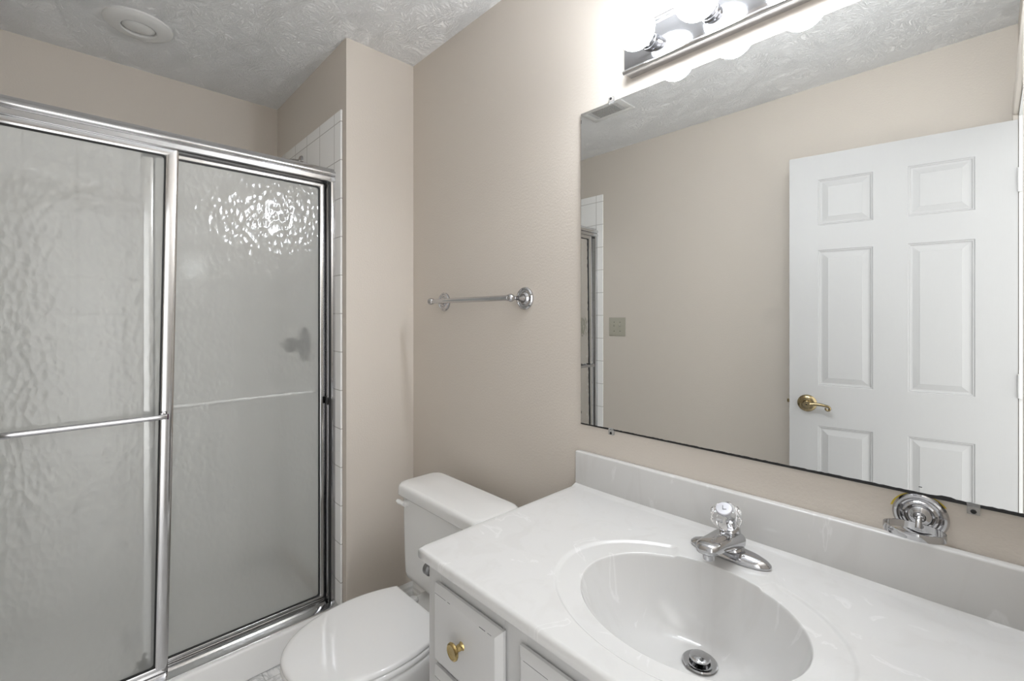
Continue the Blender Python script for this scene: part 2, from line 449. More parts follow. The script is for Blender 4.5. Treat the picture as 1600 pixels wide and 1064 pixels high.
bm = B()
for k in range(60):
    yy = -0.948 + random.gauss(0, 0.008); zz_ = 0.170 + random.gauss(0, 0.013) + (yy + 0.948) * 0.8; rr0 = random.uniform(0.0012, 0.0040)
    bm.faces.new([bm.verts.new((-0.1022 - 0.00001 * k, yy + rr0 * random.uniform(0.6, 1.3) * math.cos(a), zz_ + 1.7 * rr0 * random.uniform(0.6, 1.3) * math.sin(a))) for a in [2 * PI * q / 9 for q in range(9)]])
obj('mildew_stain', bm, M_mildew, DOOR_A, 0)

# ---------------------------------------------------------------- shower fittings
sv = thing('shower_valve', 'round chrome shower valve seen blurred through the right glass door', 'shower valve', (-0.467, YE - TF, 1.178))
mv = frame((-0.467, YE - TF, 1.178), (0, -1, 0))
obj('escutcheon', add_lathe(B(), [(0.0, 0.012), (0.06, 0.012), (0.08, 0.007), (0.085, 0.0)], mv), M_valve, sv)
obj('handle', add_lathe(B(), [(0.022, 0.01), (0.022, 0.035), (0.034, 0.045), (0.034, 0.075), (0.02, 0.085), (0, 0.085)], mv), M_valve, sv)
sh_ = thing('wall_shower', 'chrome shower arm and head high on the tiled end wall', 'shower head', (-0.49, YE - TF, 2.056))
ma = frame((-0.49, YE - TF, 2.056), (0, -1, 0))
obj('flange', add_lathe(B(), [(0.0, 0.012), (0.014, 0.012), (0.026, 0.006), (0.029, 0)], ma), M_chrome, sh_)
obj('arm', add_tube(B(), [(-0.49, YE - TF, 2.056), (-0.49, YE - 0.05, 2.050), (-0.49, YE - 0.09, 2.030), (-0.49, YE - 0.15, 1.985)], 0.0105), M_chrome, sh_)
obj('spray_head', add_lathe(B(), [(0.012, -0.03), (0.014, 0.0), (0.03, 0.03), (0.036, 0.05), (0.034, 0.058), (0, 0.058)], frame((-0.49, YE - 0.155, 1.98), (0, -0.68, -0.73))), M_white_plastic, sh_)

# ---------------------------------------------------------------- recessed shower ceiling light
rl = thing('recessed_ceiling_light', 'round white recessed light with eyeball trim in the ceiling above the shower, off', 'ceiling light', (-0.477, -0.926, H))
ml = frame((-0.477, -0.926, H), (0, 0, -1))
obj('trim_ring', add_lathe(B(), [(0.107, 0.0), (0.106, 0.006), (0.098, 0.013), (0.085, 0.016), (0.068, 0.018), (0.056, 0.019), (0.0535, 0.017), (0.0535, 0.0)], ml, 64), M_fix_white, rl)
obj('lens', add_lathe(B(), [(0.0505, 0.002), (0.0505, 0.013), (0.045, 0.017), (0.025, 0.022), (0, 0.024)], ml @ Matrix.Rotation(0.10, 4, 'X'), 48), M_fix_white, rl)
obj('housing_shade', add_lathe(B(), [(0, 0.001), (0.0534, 0.001)], ml, 48), M_dark, rl)  # flat dark disc in place of the shaded hollow around the lens

# ---------------------------------------------------------------- ceiling air vent (in the mirror)
vx0, vx1, vy0, vy1 = 0.222, 0.478, -1.086, -0.93
av = thing('ceiling_air_vent', 'white ceiling air register reflected at the mirror\'s top left corner', 'air vent', (0.35, -1.01, H))
bm = B()
zz = H - 0.006
for lo, hi in (((vx0, vy0), (vx1, vy0 + 0.03)), ((vx0, vy1 - 0.03), (vx1, vy1)), ((vx0, vy0 + 0.03), (vx0 + 0.032, vy1 - 0.03)), ((vx1 - 0.032, vy0 + 0.03), (vx1, vy1 - 0.03))):
    add_box(bm, (lo[0], lo[1], zz), (hi[0], hi[1], H), 0.0015)
obj('register_frame', bm, M_fix_white, av)
bm = B()
n = 8; ya, yb = vy0 + 0.028, vy1 - 0.028
for k in range(n):
    yy = ya + (k + 0.5) * (yb - ya) / n
    add_prism(bm, [(yy + 0.0030, zz - 0.0012), (yy - 0.0018, zz - 0.0012), (yy - 0.0030, zz + 0.0014), (yy + 0.0018, zz + 0.0014)], 0, vx0 + 0.056, vx1 - 0.056)
for s in (0, 1):
    for k in range(4):
        xx = (vx0 + 0.034 + k * 0.0065) if s == 0 else (vx1 - 0.034 - k * 0.0065)
        add_box(bm, (xx - 0.0011, ya, zz - 0.001), (xx + 0.0011, yb, zz + 0.0015))
obj('louvers', bm, M_fix_white, av, 0)
obj('duct_shade', box((vx0 + 0.03, ya, H - 0.0008), (vx1 - 0.03, yb, H - 0.0003)), M_dark, av, 0)  # thin dark sheet stands in for the shade inside the duct

# ---------------------------------------------------------------- vanity light bar and bulbs
CX = 1.425
lb = thing('vanity_light_bar', 'mirror-polished vanity light bar mounted on the wall above the mirror', 'wall light', (CX, 0, 2.008))
lx0, lx1, lz0, lz1 = 1.118, 1.732, 1.957, 2.064
obj('backplate', box((lx0, -0.034, lz0), (lx1, 0.0, lz1), 0.002), M_steel_plate, lb)
for zc in (lz0 + 0.003, lz1 - 0.003):
    bm = B(); add_tube(bm, [(lx0 - 0.001, -0.0345, zc), (lx1 + 0.001, -0.0345, zc)], 0.0062, 16)
    obj('edge_moulding', bm, M_alum, lb)
BX = [CX + (k - 1.5) * 0.1524 for k in range(4)]
for x in BX:
    ms_ = frame((x, -0.034, 2.010), (0, -1, 0))
    obj('socket', add_lathe(B(), [(0.0, 0.0), (0.021, 0.0), (0.0225, 0.002), (0.0225, 0.013), (0.0205, 0.0135), (0.0205, 0.0155), (0.0215, 0.016), (0.0215, 0.030), (0.019, 0.030), (0.019, 0.02), (0, 0.02)], ms_, 40), M_chrome, lb)
BR = 0.0475
pos = ['leftmost lit white globe bulb on the vanity light bar', 'lit white globe bulb second from the left on the light bar',
       'lit white globe bulb third from the left on the light bar', 'rightmost lit white globe bulb on the vanity light bar']
def bulb_bm(x):
    bm = B(); c = -0.109 + 0.034
    prof = [(0.0135, 0.022), (0.0135, 0.03)]
    for k in range(15):
        a = -PI / 2 + 0.33 + (PI - 0.33) * k / 14
        prof.append((BR * math.cos(a) if k < 14 else 0.0, -c + BR * math.sin(a)))
    return add_lathe(bm, prof, frame((x, -0.034, 2.010), (0, -1, 0)), 40)
b0 = thing('globe_bulb', pos[0], 'light bulb', (BX[0], -0.06, 2.010), 'globe bulbs on the vanity light bar')
p0 = obj('bulb_glass', bulb_bm(BX[0]), M_bulb, b0, 60)
p1 = obj('screw_collar', add_lathe(B(), [(0.0148, 0.0206), (0.0160, 0.0216), (0.0155, 0.0275), (0.0140, 0.0290)], frame((BX[0], -0.034, 2.010), (0, -1, 0)), 32), M_alum, b0)
for k in range(1, 4):
    c = b0.copy(); COL.objects.link(c); c.location.x = BX[k]; c['label'] = pos[k]
    for q in (p0, p1):
        d = q.copy(); COL.objects.link(d); d.parent = c
        d.matrix_parent_inverse = q.matrix_parent_inverse.copy()

# ---------------------------------------------------------------- mirror
mx0, mx1, mz0, mz1 = 0.9502, 1.8640, 0.9875, 1.9148
mir = thing('wall_mirror', 'large frameless wall mirror above the vanity with a worn black bottom edge', 'mirror', ((mx0 + mx1) / 2, 0, mz0))
obj('mirror_back', box((mx0, -0.004, mz0), (mx1, -0.0003, mz1)), M_desilver, mir, 0)
obj('mirror_pane', box((mx0 + 0.0012, -0.0052, mz0 + 0.003), (mx1, -0.0041, mz1 - 0.001)), M_mirror, mir, 0)
bm = B()       # ragged desilvered strip along the bottom edge
n = 150; lo = []; hi = []
for k in range(n + 1):
    t = k / n; x = mx0 + (mx1 - mx0) * t
    h = 0.0012 + 0.0022 * t + random.uniform(0, 0.0012)
    if 0.855 < t < 0.875: h += 0.0025
    lo.append((x, -0.0054, mz0)); hi.append((x, -0.0054, mz0 + 0.0022 + h))
add_loft(bm, [lo, hi], (False, False), closed=False)
obj('worn_edge', bm, M_desilver, mir, 0)
for (x, z, w, hh) in ((mx0 + 0.0012, 1.02, 0.0022, 0.006), (mx0 + 0.0012, 1.885, 0.0016, 0.010), (1.7065, mz0 + 0.0145, 0.0045, 0.0013)):
    obj('black_spot', box((x, -0.0054, z), (x + w, -0.0050, z + hh)), M_desilver, mir, 0)

CL = ['clear plastic mirror clip at the top left of the mirror', 'clear plastic mirror clip at the bottom left of the mirror', 'yellowed clear mirror clip at the bottom right near the soap holder']
def clip(x, z, up, label):
    t = thing('mirror_clip', label, 'mirror clip', (x, -0.002, z), 'mirror clips')
    s = 1 if up else -1
    bm = B()
    add_box(bm, (x - 0.008, -0.0075, min(z - s * 0.006, z + s * 0.013)), (x + 0.008, -0.0056, max(z - s * 0.006, z + s * 0.013)), 0.0008)
    add_box(bm, (x - 0.008, -0.0066, min(z + s * 0.001, z + s * 0.013)), (x + 0.008, -0.0002, max(z + s * 0.001, z + s * 0.013)), 0.0008)
    obj('clip_body', bm, M_clear, t)
    obj('screw', add_lathe(B(), [(0, 0.0016), (0.003, 0.0013), (0.0038, 0.0)], frame((x, -0.0075, z + s * 0.0075), (0, -1, 0)), 16), M_dark, t)
clip(1.0579, mz1, True, CL[0]); clip(1.0579, mz0, False, CL[1]); clip(1.7752, mz0, False, CL[2])

# ---------------------------------------------------------------- towel bar
tb = thing('towel_bar', 'chrome towel bar with round rosettes on the wall above the toilet', 'towel bar', (0.48, 0, 1.37))
TZ = 1.3705
for x in (0.2442, 0.7124):
    mt = frame((x, 0, TZ), (0, -1, 0))
    obj('rosette', add_lathe(B(), [(0.038, 0.0), (0.038, 0.005), (0.0345, 0.009), (0.031, 0.0088), (0.029, 0.006), (0.022, 0.0065), (0.0175, 0.012), (0.0155, 0.0135), (0.012, 0.013), (0, 0.013)], mt, 56), M_chrome, tb)
    obj('post', add_lathe(B(), [(0.011, 0.012), (0.0075, 0.020), (0.0052, 0.030), (0.0050, 0.044), (0.0075, 0.050), (0.0075, 0.053), (0.0045, 0.056), (0, 0.056)], mt, 32), M_chrome, tb)
br = obj('bar', add_tube(B(), [(0.248, -0.068, TZ), (0.708, -0.068, TZ)], 0.0092, 20), M_chrome, tb)
for x, s in ((0.2442, -1), (0.7124, 1)):
    bm = B(); bmesh.ops.create_uvsphere(bm, u_segments=24, v_segments=14, radius=0.0136, matrix=Matrix.Translation((x, -0.068, TZ)))
    obj('finial', bm, M_chrome, br)
for s in (0.2442 + 0.014, 0.7124 - 0.014):
    obj('collar', add_tube(B(), [(s - 0.003, -0.068, TZ), (s + 0.003, -0.068, TZ)], 0.0108, 20), M_chrome, br)

# ---------------------------------------------------------------- soap / tumbler holder on the wall
sx, sz = 1.7082, 0.9515
sd = thing('soap_dish_holder', 'chrome rosette with an oval ring holder on the wall above the backsplash', 'soap holder', (sx, 0, sz))
msd = frame((sx, 0, sz), (0, -1, 0))
obj('rosette', add_lathe(B(), [(0.0385, 0.0), (0.0385, 0.004), (0.0355, 0.008), (0.032, 0.0085), (0.0295, 0.006), (0.0275, 0.006), (0.0245, 0.0095), (0.0215, 0.010), (0.0195, 0.0075), (0.0175, 0.0075), (0.015, 0.011), (0.009, 0.014), (0.006, 0.020), (0.0, 0.021)], msd, 64), M_chrome, sd)
obj('post', add_tube(B(), [(sx, -0.018, sz), (sx, -0.028, sz - 0.006), (sx, -0.034, sz - 0.014)], 0.0045), M_chrome, sd)
bm = B(); rings = []
n = 56
for k in range(n):
    a = 2 * PI * k / n; u = Vector((math.cos(a), math.sin(a), 0))
    cpt = Vector((sx - 0.004 + 0.040 * u.x, -0.055 + 0.028 * u.y, sz - 0.0125 ))
    out_ = Vector((u.x * 0.6, u.y, 0)).normalized()
    rings.append([cpt + out_ * a2 + Vector((0, 0, b2)) for a2, b2 in ((-0.0012, -0.006), (0.0012, -0.006), (0.0018, 0), (0.0012, 0.006), (-0.0012, 0.006))])
add_loft(bm, rings + [rings[0]], (False, False)); bmesh.ops.remove_doubles(bm, verts=bm.verts[:], dist=1e-6)
obj('ring', bm, M_chrome, sd)
bm = B(); pts = [(sx + 0.05 * math.cos(a) * 0.86, -0.0004, sz - 0.004 + 0.05 * math.sin(a) * 0.86) for a in [PI * (0.20 + 0.72 * k / 20) for k in range(21)]]
inn = [(sx + 0.036 * math.cos(a), -0.0004, sz + 0.036 * math.sin(a)) for a in [PI * (0.20 + 0.72 * k / 20) for k in range(21)]]
add_loft(bm, [pts, inn], (False, False), closed=False)
obj('adhesive_stain', bm, M_adhes, sd, 0)

# ---------------------------------------------------------------- vanity top with integral basin
CZ = 0.808
VX0, VX1, VYF, VYB = 0.9375, XR - 0.002, -0.5642, -0.003
bc = Vector((1.425, -0.327)); ba, bb = 0.189, 0.155
vt = thing('vanity_counter', 'white cultured marble vanity top with integral oval basin and backsplash', 'counter', (bc.x, bc.y, CZ))
def sstep(a, b, x):
    t = max(0.0, min(1.0, (x - a) / (b - a))); return t * t * (3 - 2 * t)
def sdf(x, y, rad=0.012):
    cx_, cy_ = (VX0 + VX1) / 2, (VYF + VYB) / 2
    qx = abs(x - cx_) - (VX1 - VX0) / 2 + rad; qy = abs(y - cy_) - (VYB - VYF) / 2 + rad
    return math.hypot(max(qx, 0), max(qy, 0)) + min(max(qx, qy), 0) - rad
def top_z(x, y):
    r = math.hypot((x - bc.x) / ba, (y - bc.y) / bb)
    rg = math.hypot((x - bc.x) / 0.247, (y - bc.y) / 0.194)
    sunk = 1 - sstep(0.965, 1.005, rg)
    w = 0.078 + (y + 0.19) / 0.08 * 0.052                 # raised faucet deck
    deck = sstep(0.006, -0.006, abs(x - 1.422) - w) if False else (1 - sstep(-0.005, 0.005, abs(x - 1.422) - w))
    deck *= sstep(-0.200, -0.188, y)
    cove = 0.008 * (1 - sstep(0.0, 0.012, (-0.022 - y))) ** 2
    return CZ - 0.0042 * sunk * (1 - deck) + max(0, cove)
angs = [2 * PI * k / 200 for k in range(200)]
for X in (VX0 + 0.003, VX1 - 0.003):
    for Y in (VYF + 0.003, VYB - 0.003):
        angs.append(math.atan2((Y - bc.y) / bb, (X - bc.x) / ba) % (2 * PI))
angs = sorted(angs)
def edge_r(a, inset):
    lo_, hi_ = 1.0, 8.0
    for _ in range(40):
        m_ = (lo_ + hi_) / 2
        if sdf(bc.x + ba * m_ * math.cos(a), bc.y + bb * m_ * math.sin(a)) < -inset: lo_ = m_
        else: hi_ = m_
    return lo_
rings = []
def ring_r(fr_):
    out_ = []
    for a in angs:
        r = fr_(a); x, y = bc.x + ba * r * math.cos(a), bc.y + bb * r * math.sin(a)
        out_.append((x, y, top_z(x, y)))
    rings.append(out_)
RIM = 1.015
for r in (RIM, 1.03, 1.05, 1.08, 1.11, 1.14, 1.165, 1.185, 1.195, 1.205, 1.215, 1.225, 1.235, 1.245, 1.255, 1.265, 1.275, 1.285, 1.295, 1.305, 1.315, 1.33, 1.35):
    ring_r(lambda a, r=r: r)
er = {a: edge_r(a, 0.007) for a in angs}
for s in [k / 18 for k in range(1, 19)]:
    ring_r(lambda a, s=s: 1.35 + (er[a] - 1.35) * s)
for ins, dz in ((0.0045, -0.0008), (0.0022, -0.0025), (0.0006, -0.0050), (0.0, -0.0080), (0.0, -0.0185), (0.0015, -0.0215), (0.012, -0.022), (0.030, -0.022)):
    rings.append([(bc.x + ba * edge_r(a, ins) * math.cos(a), bc.y + bb * edge_r(a, ins) * math.sin(a), CZ + dz) for a in angs])
bm = B(); add_loft(bm, rings, (False, False))
obj('counter_slab', bm, M_marble, vt, 60)
# basin bowl
bm = B(); rings = []
dc = Vector((1.425, -0.262)); DEP = 0.138; RD = 0.020
zrim = CZ - 0.0042
ts = [0, .05, .12, .2, .3, .4, .5, .58, .66, .73, .79, .84, .88, .915, .94, .96, .975, .985, .993, 1.0]
for t in ts:
    cxy = dc.lerp(bc, t ** 1.15)
    ra = RD + (ba - RD) * t; rb = RD + (bb - RD) * t
    z = zrim - 0.0045 - (DEP - 0.0045) * (1 - t ** 3.0) ** 0.92 if t < 1 else zrim - 0.0045
    rings.append([(cxy.x + ra * math.cos(a), cxy.y + rb * math.sin(a), z) for a in angs])
for q, dz in ((1.003, -0.0028), (1.007, -0.0012), (1.011, -0.0003), (RIM, 0.0)):
    rr_ = []
    for a in angs:
        x, y = bc.x + ba * q * math.cos(a), bc.y + bb * q * math.sin(a)
        rr_.append((x, y, top_z(bc.x + ba * RIM * math.cos(a), bc.y + bb * RIM * math.sin(a)) + dz))
    rings.append(rr_)
add_loft(bm, rings, (False, False))
obj('basin', bm, M_marble, vt, 75)
obj('backsplash', box((VX0 + 0.005, -0.0225, CZ - 0.01), (VX1, -0.001, 0.9096), 0.004, 3), M_marble, vt)
md = Matrix.Translation((dc.x, dc.y, zrim - DEP))
obj('drain_flange', add_lathe(B(), [(0.031, 0.004), (0.029, 0.0058), (0.024, 0.0055), (0.0185, 0.003), (0.017, -0.02), (0, -0.02)], md, 40), M_chrome, vt)
obj('drain_stopper', add_lathe(B(), [(0.006, -0.02), (0.006, 0.008), (0.0165, 0.010), (0.0185, 0.012), (0.0175, 0.0145), (0.011, 0.0172), (0, 0.018)], md, 40), M_chrome, vt)

# ---------------------------------------------------------------- faucet
FX, FY = 1.418, -0.107
fc = thing('basin_faucet', 'chrome single handle faucet with a clear acrylic knob behind the basin', 'faucet', (FX, FY, CZ))
def stadium(hw, hd, z, n=40, cx_=FX, cy_=FY):
    pts = []
    for k in range(n):
        a = 2 * PI * k / n; c, s = math.cos(a), math.sin(a)
        pts.append((cx_ + hw * math.copysign(abs(c) ** 0.82, c), cy_ + hd * math.copysign(abs(s) ** 0.9, s), z))
    return pts
bm = B()
add_loft(bm, [stadium(0.080, 0.027, CZ + 0.0006), stadium(0.081, 0.028, CZ + 0.003), stadium(0.080, 0.0272, CZ + 0.007), stadium(0.074, 0.024, CZ + 0.012), stadium(0.06, 0.019, CZ + 0.017), stadium(0.035, 0.014, CZ + 0.020)])
obj('escutcheon', bm, M_chrome, fc, 50)
def ell(c, u, w, ru, rw, n=28, p=0.8):
    c = Vector(c); out_ = []
    for k in range(n):
        a = 2 * PI * k / n; cc, ss = math.cos(a), math.sin(a)
        out_.append(c + Vector(u) * ru * math.copysign(abs(cc) ** p, cc) + Vector(w) * rw * math.copysign(abs(ss) ** p, ss))
    return out_
bm = B()      # body rising from the base, leaning back
add_loft(bm, [ell((FX, FY, CZ + 0.010), (1, 0, 0), (0, 1, 0), 0.036, 0.022), ell((FX, FY + 0.002, CZ + 0.024), (1, 0, 0), (0, 1, 0), 0.027, 0.021),
              ell((FX, FY + 0.005, CZ + 0.042), (1, 0, 0), (0, 0.96, 0.2), 0.021, 0.020), ell((FX, FY + 0.004, CZ + 0.058), (1, 0, 0), (0, 0.91, 0.42), 0.0185, 0.018)])
obj('body', bm, M_chrome, fc, 50)
bm = B()      # flat tapering spout reaching over the basin
sp = [(FY + 0.012, CZ + 0.032, 0.029, 0.017), (FY - 0.015, CZ + 0.037, 0.029, 0.0165), (FY - 0.045, CZ + 0.043, 0.027, 0.0135), (FY - 0.078, CZ + 0.049, 0.0245, 0.0120), (FY - 0.104, CZ + 0.052, 0.0225, 0.0115), (FY - 0.116, CZ + 0.052, 0.018, 0.0100), (FY - 0.120, CZ + 0.052, 0.011, 0.006)]
add_loft(bm, [ell((FX, y, z), (1, 0, 0), (0, 0.18, 0.98), w, h_, 28, 0.7) for y, z, w, h_ in sp])
obj('spout', bm, M_chrome, fc, 50)
obj('aerator', add_lathe(B(), [(0.011, 0), (0.0115, 0.008), (0.0105, 0.014), (0.0, 0.014)], frame((FX, FY - 0.100, CZ + 0.043), (0, 0.05, -1)), 28), M_chrome, fc)
ax = Vector((0, -0.50, 0.87)).normalized(); kb = Vector((FX, FY + 0.002, CZ + 0.056))
mk = frame(kb, ax)
obj('knob_collar', add_lathe(B(), [(0.0195, -0.004), (0.0195, 0.004), (0.016, 0.008), (0.009, 0.009), (0.009, 0.014), (0, 0.014)], mk, 32), M_chrome, fc)
bm = B(); rings = []
n = 64
for r, z, am in ((0.013, 0.009, 0.05), (0.0185, 0.012, 0.08), (0.0245, 0.020, 0.13), (0.0290, 0.030, 0.15), (0.0300, 0.038, 0.15), (0.0275, 0.046, 0.14), (0.021, 0.052, 0.08), (0.0165, 0.054, 0.0)):
    rings.append([mk @ Vector((r * (1 + am * (abs(math.cos(4 * a)) - 0.7)) * math.cos(a), r * (1 + am * (abs(math.cos(4 * a)) - 0.7)) * math.sin(a), z)) for a in [2 * PI * k / n for k in range(n)]])
add_loft(bm, rings)
kn = obj('acrylic_knob', bm, M_acrylic, fc, 30)
obj('index_cap', add_lathe(B(), [(0.0165, 0.0535), (0.0165, 0.0565), (0.015, 0.0580), (0, 0.0582)], mk, 36), M_cap, fc)
bm = B()
for p_, q_ in (((-0.002, -0.003), (-0.002, 0.006)), ((-0.002, -0.003), (0.004, -0.003))):
    lo = (min(p_[0], q_[0]) - 0.0008, min(p_[1], q_[1]) - 0.0008, 0.0582); hi = (max(p_[0], q_[0]) + 0.0008, max(p_[1], q_[1]) + 0.0008, 0.0586)
    add_box(bm, lo, hi)
bm.transform(mk @ Matrix.Rotation(0.35, 4, 'Z'))
obj('index_mark', bm, M_ink, fc, 0)

# ---------------------------------------------------------------- vanity cabinet
vc = thing('vanity_cabinet', 'worn white painted vanity cabinet under the marble top', 'cabinet', (1.4, -0.27, 0))
KX0, KX1, KYF, KZT = 0.945, XR - 0.001, -0.535, CZ - 0.0222
bm = B()
add_box(bm, (KX0, KYF + 0.001, 0.10), (KX0 + 0.018, -0.001, KZT)); add_box(bm, (KX1 - 0.018, KYF + 0.001, 0.10), (KX1, -0.001, KZT))
add_box(bm, (KX0, -0.012, 0.10), (KX1, -0.001, KZT)); add_box(bm, (KX0, KYF + 0.06, 0.0), (KX1, -0.001, 0.11))
add_box(bm, (KX0, KYF, 0.10), (KX0 + 0.045, KYF + 0.019, KZT), 0.001); add_box(bm, (1.190, KYF, 0.10), (1.246, KYF + 0.019, KZT), 0.001)
add_box(bm, (KX1 - 0.03, KYF, 0.10), (KX1, KYF + 0.019, KZT), 0.001)
for z0_, z1_ in ((0.735, KZT), (0.570, 0.590), (0.385, 0.405), (0.10, 0.14)):
    add_box(bm, (KX0 + 0.04, KYF + 0.0004, z0_), (1.195, KYF + 0.0186, z1_))
add_box(bm, (1.24, KYF + 0.0004, 0.735), (KX1, KYF + 0.0186, KZT)); add_box(bm, (1.24, KYF + 0.0004, 0.10), (KX1, KYF + 0.0186, 0.14))
add_box(bm, (KX0 + 0.02, KYF + 0.02, 0.11), (KX1 - 0.02, -0.015, 0.13))
obj('carcass', bm, M_cab, vc, 30)
def front(name, x0, x1, z0, z1, lab=None):
    bm = B(); y = KYF - 0.0003; c1 = 0.004; c2 = 0.0105
    def r(ins, yy): return [(x0 + ins, yy, z0 + ins), (x1 - ins, yy, z0 + ins), (x1 - ins, yy, z1 - ins), (x0 + ins, yy, z1 - ins)]
    add_loft(bm, [r(0.004, y), r(0, y - 0.004), r(0, y - 0.010), r(c2, y - 0.019), r(c2 + 0.002, y - 0.0200)])
    nf = len(bm.faces); yy = y - 0.0201; zt = z1 - c2 - 0.0022      # chipped paint along the upper edge
    for f0, f1, hh in ((0.06, 0.24, 0.0006), (0.27, 0.31, 0.0009), (0.74, 0.82, 0.0011), (0.85, 0.90, 0.0007)):
        add_box(bm, (x0 + f0 * (x1 - x0), yy - 0.0001, zt - hh), (x0 + f1 * (x1 - x0), yy + 0.0003, zt + hh * 0.3))
    bm.faces.ensure_lookup_table()
    for f in bm.faces[nf:]: f.material_index = 1
    return obj(name, bm, M_cab, vc, 20, [M_cab, M_ink])
def knob(x, z, par):
    mm = frame((x, KYF - 0.0203, z), (0, -1, 0))
    return obj('knob', add_lathe(B(), [(0.0085, 0), (0.0065, 0.003), (0.006, 0.013), (0.008, 0.016), (0.0150, 0.0185), (0.0168, 0.021), (0.0160, 0.024), (0.013, 0.0255), (0.0115, 0.0250), (0.0, 0.0255)], mm, 36), M_brass, par)
knob(1.0885, 0.668, front('drawer', 0.984, 1.197, 0.583, 0.745))
knob(1.0905, 0.487, front('drawer', 0.984, 1.197, 0.398, 0.572))
knob(1.0905, 0.262, front('drawer', 0.984, 1.197, 0.130, 0.387))
front('door', 1.239, 1.545, 0.130, 0.745); front('door', 1.553, 1.850, 0.130, 0.745)

# toilet paper holder post on the cabinet side
tph = thing('toilet_paper_holder', 'chrome toilet paper holder post on the cabinet side beside the toilet', 'toilet paper holder', (KX0, -0.503, 0.722))
mm = frame((KX0, -0.503, 0.722), (-1, 0, 0))
obj('mount', add_lathe(B(), [(0.022, 0), (0.022, 0.004), (0.014, 0.008), (0.010, 0.02), (0.010, 0.038), (0.0145, 0.042), (0.0145, 0.055), (0.010, 0.058), (0, 0.058)], mm, 28), M_grey, tph)

# ---------------------------------------------------------------- toilet
tx = 0.530
to = thing('toilet', 'white two piece toilet with closed lid between vanity and shower wall', 'toilet', (tx, -0.35, 0))
def rrect(cx_, cy_, hx_, hy_, rad, z, n=7):
    pts = []
    for sx_, sy_, s in ((1, 1, 0), (-1, 1, 1), (-1, -1, 2), (1, -1, 3)):
        for k in range(n + 1):
            a = PI / 2 * (s + k / n)
            pts.append((cx_ + sx_ * (hx_ - rad) + rad * math.cos(a), cy_ + sy_ * (hy_ - rad) + rad * math.sin(a), z))
    return pts
TCY = -0.157
bm = B()
add_loft(bm, [rrect(tx, TCY, 0.165, 0.060, 0.03, 0.366), rrect(tx, TCY, 0.190, 0.076, 0.035, 0.368), rrect(tx, TCY, 0.205, 0.0835, 0.035, 0.376), rrect(tx, TCY, 0.212, 0.0850, 0.035, 0.392),
              rrect(tx, TCY, 0.214, 0.0850, 0.032, 0.45), rrect(tx, TCY, 0.218, 0.0840, 0.028, 0.56), rrect(tx, TCY, 0.221, 0.0830, 0.025, 0.660)])
obj('tank', bm, M_porc, to, 50)
bm = B()
LY = -0.160
add_loft(bm, [rrect(tx, LY, 0.226, 0.086, 0.026, 0.6605), rrect(tx, LY, 0.236, 0.0930, 0.030, 0.6615), rrect(tx, LY, 0.2395, 0.0960, 0.034, 0.668), rrect(tx, LY, 0.2385, 0.0955, 0.036, 0.690),
              rrect(tx, LY, 0.2365, 0.0935, 0.038, 0.6985), rrect(tx, LY, 0.231, 0.0885, 0.038, 0.7035), rrect(tx, LY, 0.222, 0.080, 0.036, 0.7055), rrect(tx, LY, 0.12, 0.03, 0.02, 0.7065)])
obj('tank_lid', bm, M_porc, to, 60)
# outline of lid: (y, half width)
OUT = [(-0.299, 0.142), (-0.345, 0.160), (-0.40, 0.1735), (-0.455, 0.1785), (-0.51, 0.176), (-0.56, 0.166), (-0.61, 0.148), (-0.652, 0.122), (-0.683, 0.088), (-0.702, 0.048), (-0.708, 0.0)]
def cr(pts, n=5):
    out_ = []
    P_ = [pts[0]] + pts + [(pts[-1][0], -0.048)]
    for i in range(1, len(P_) - 2):
        for k in range(n):
            t = k / n
            out_.append(tuple(0.5 * ((2 * P_[i][j]) + (-P_[i-1][j] + P_[i+1][j]) * t + (2*P_[i-1][j] - 5*P_[i][j] + 4*P_[i+1][j] - P_[i+2][j]) * t*t + (-P_[i-1][j] + 3*P_[i][j] - 3*P_[i+1][j] + P_[i+2][j]) * t**3) for j in range(2)))
    return out_ + [pts[-1]]
HALF = cr(OUT)
def egg(z, ins=0.0, yb=None, sy=1.0, sx_=1.0, y0_=-0.299):
    """closed outline; ins shrinks towards centre"""
    pts = []
    cyy = -0.48
    k = 1 - ins / 0.19
    L_ = [(tx - w * sx_ * k, cyy + (y - cyy) * sy * k, z) for y, w in HALF]
    R_ = [(tx + w * sx_ * k, cyy + (y - cyy) * sy * k, z) for y, w in HALF[::-1][1:]]
    return L_ + R_
bm = B()
add_loft(bm, [egg(0.3715, 0.004), egg(0.3725, 0.001), egg(0.376, 0.0), egg(0.381, 0.0005), egg(0.3845, 0.003), egg(0.3865, 0.008), egg(0.3875, 0.016), egg(0.3885, 0.06), egg(0.389, 0.12)])
obj('seat_lid', bm, M_seat, to, 70)
bm = B()
ro = [egg(0.352, 0.003), egg(0.3535, 0.0005), egg(0.360, -0.001), egg(0.367, 0.0), egg(0.3695, 0.003), egg(0.3695, 0.055), egg(0.352, 0.055)]
add_loft(bm, ro + [ro[0]], (False, False)); bmesh.ops.remove_doubles(bm, verts=bm.verts[:], dist=1e-6)
obj('seat', bm, M_seat, to, 50)
bm = B()
def bowl_ring(z, w, yb_, yf_):
    pts = []
    for y, hw in HALF: pts.append((tx - hw / 0.1785 * w, yb_ + (y + 0.299) / (-0.708 + 0.299) * (yf_ - yb_), z))
    for y, hw in HALF[::-1][1:]: pts.append((tx + hw / 0.1785 * w, yb_ + (y + 0.299) / (-0.708 + 0.299) * (yf_ - yb_), z))
    return pts
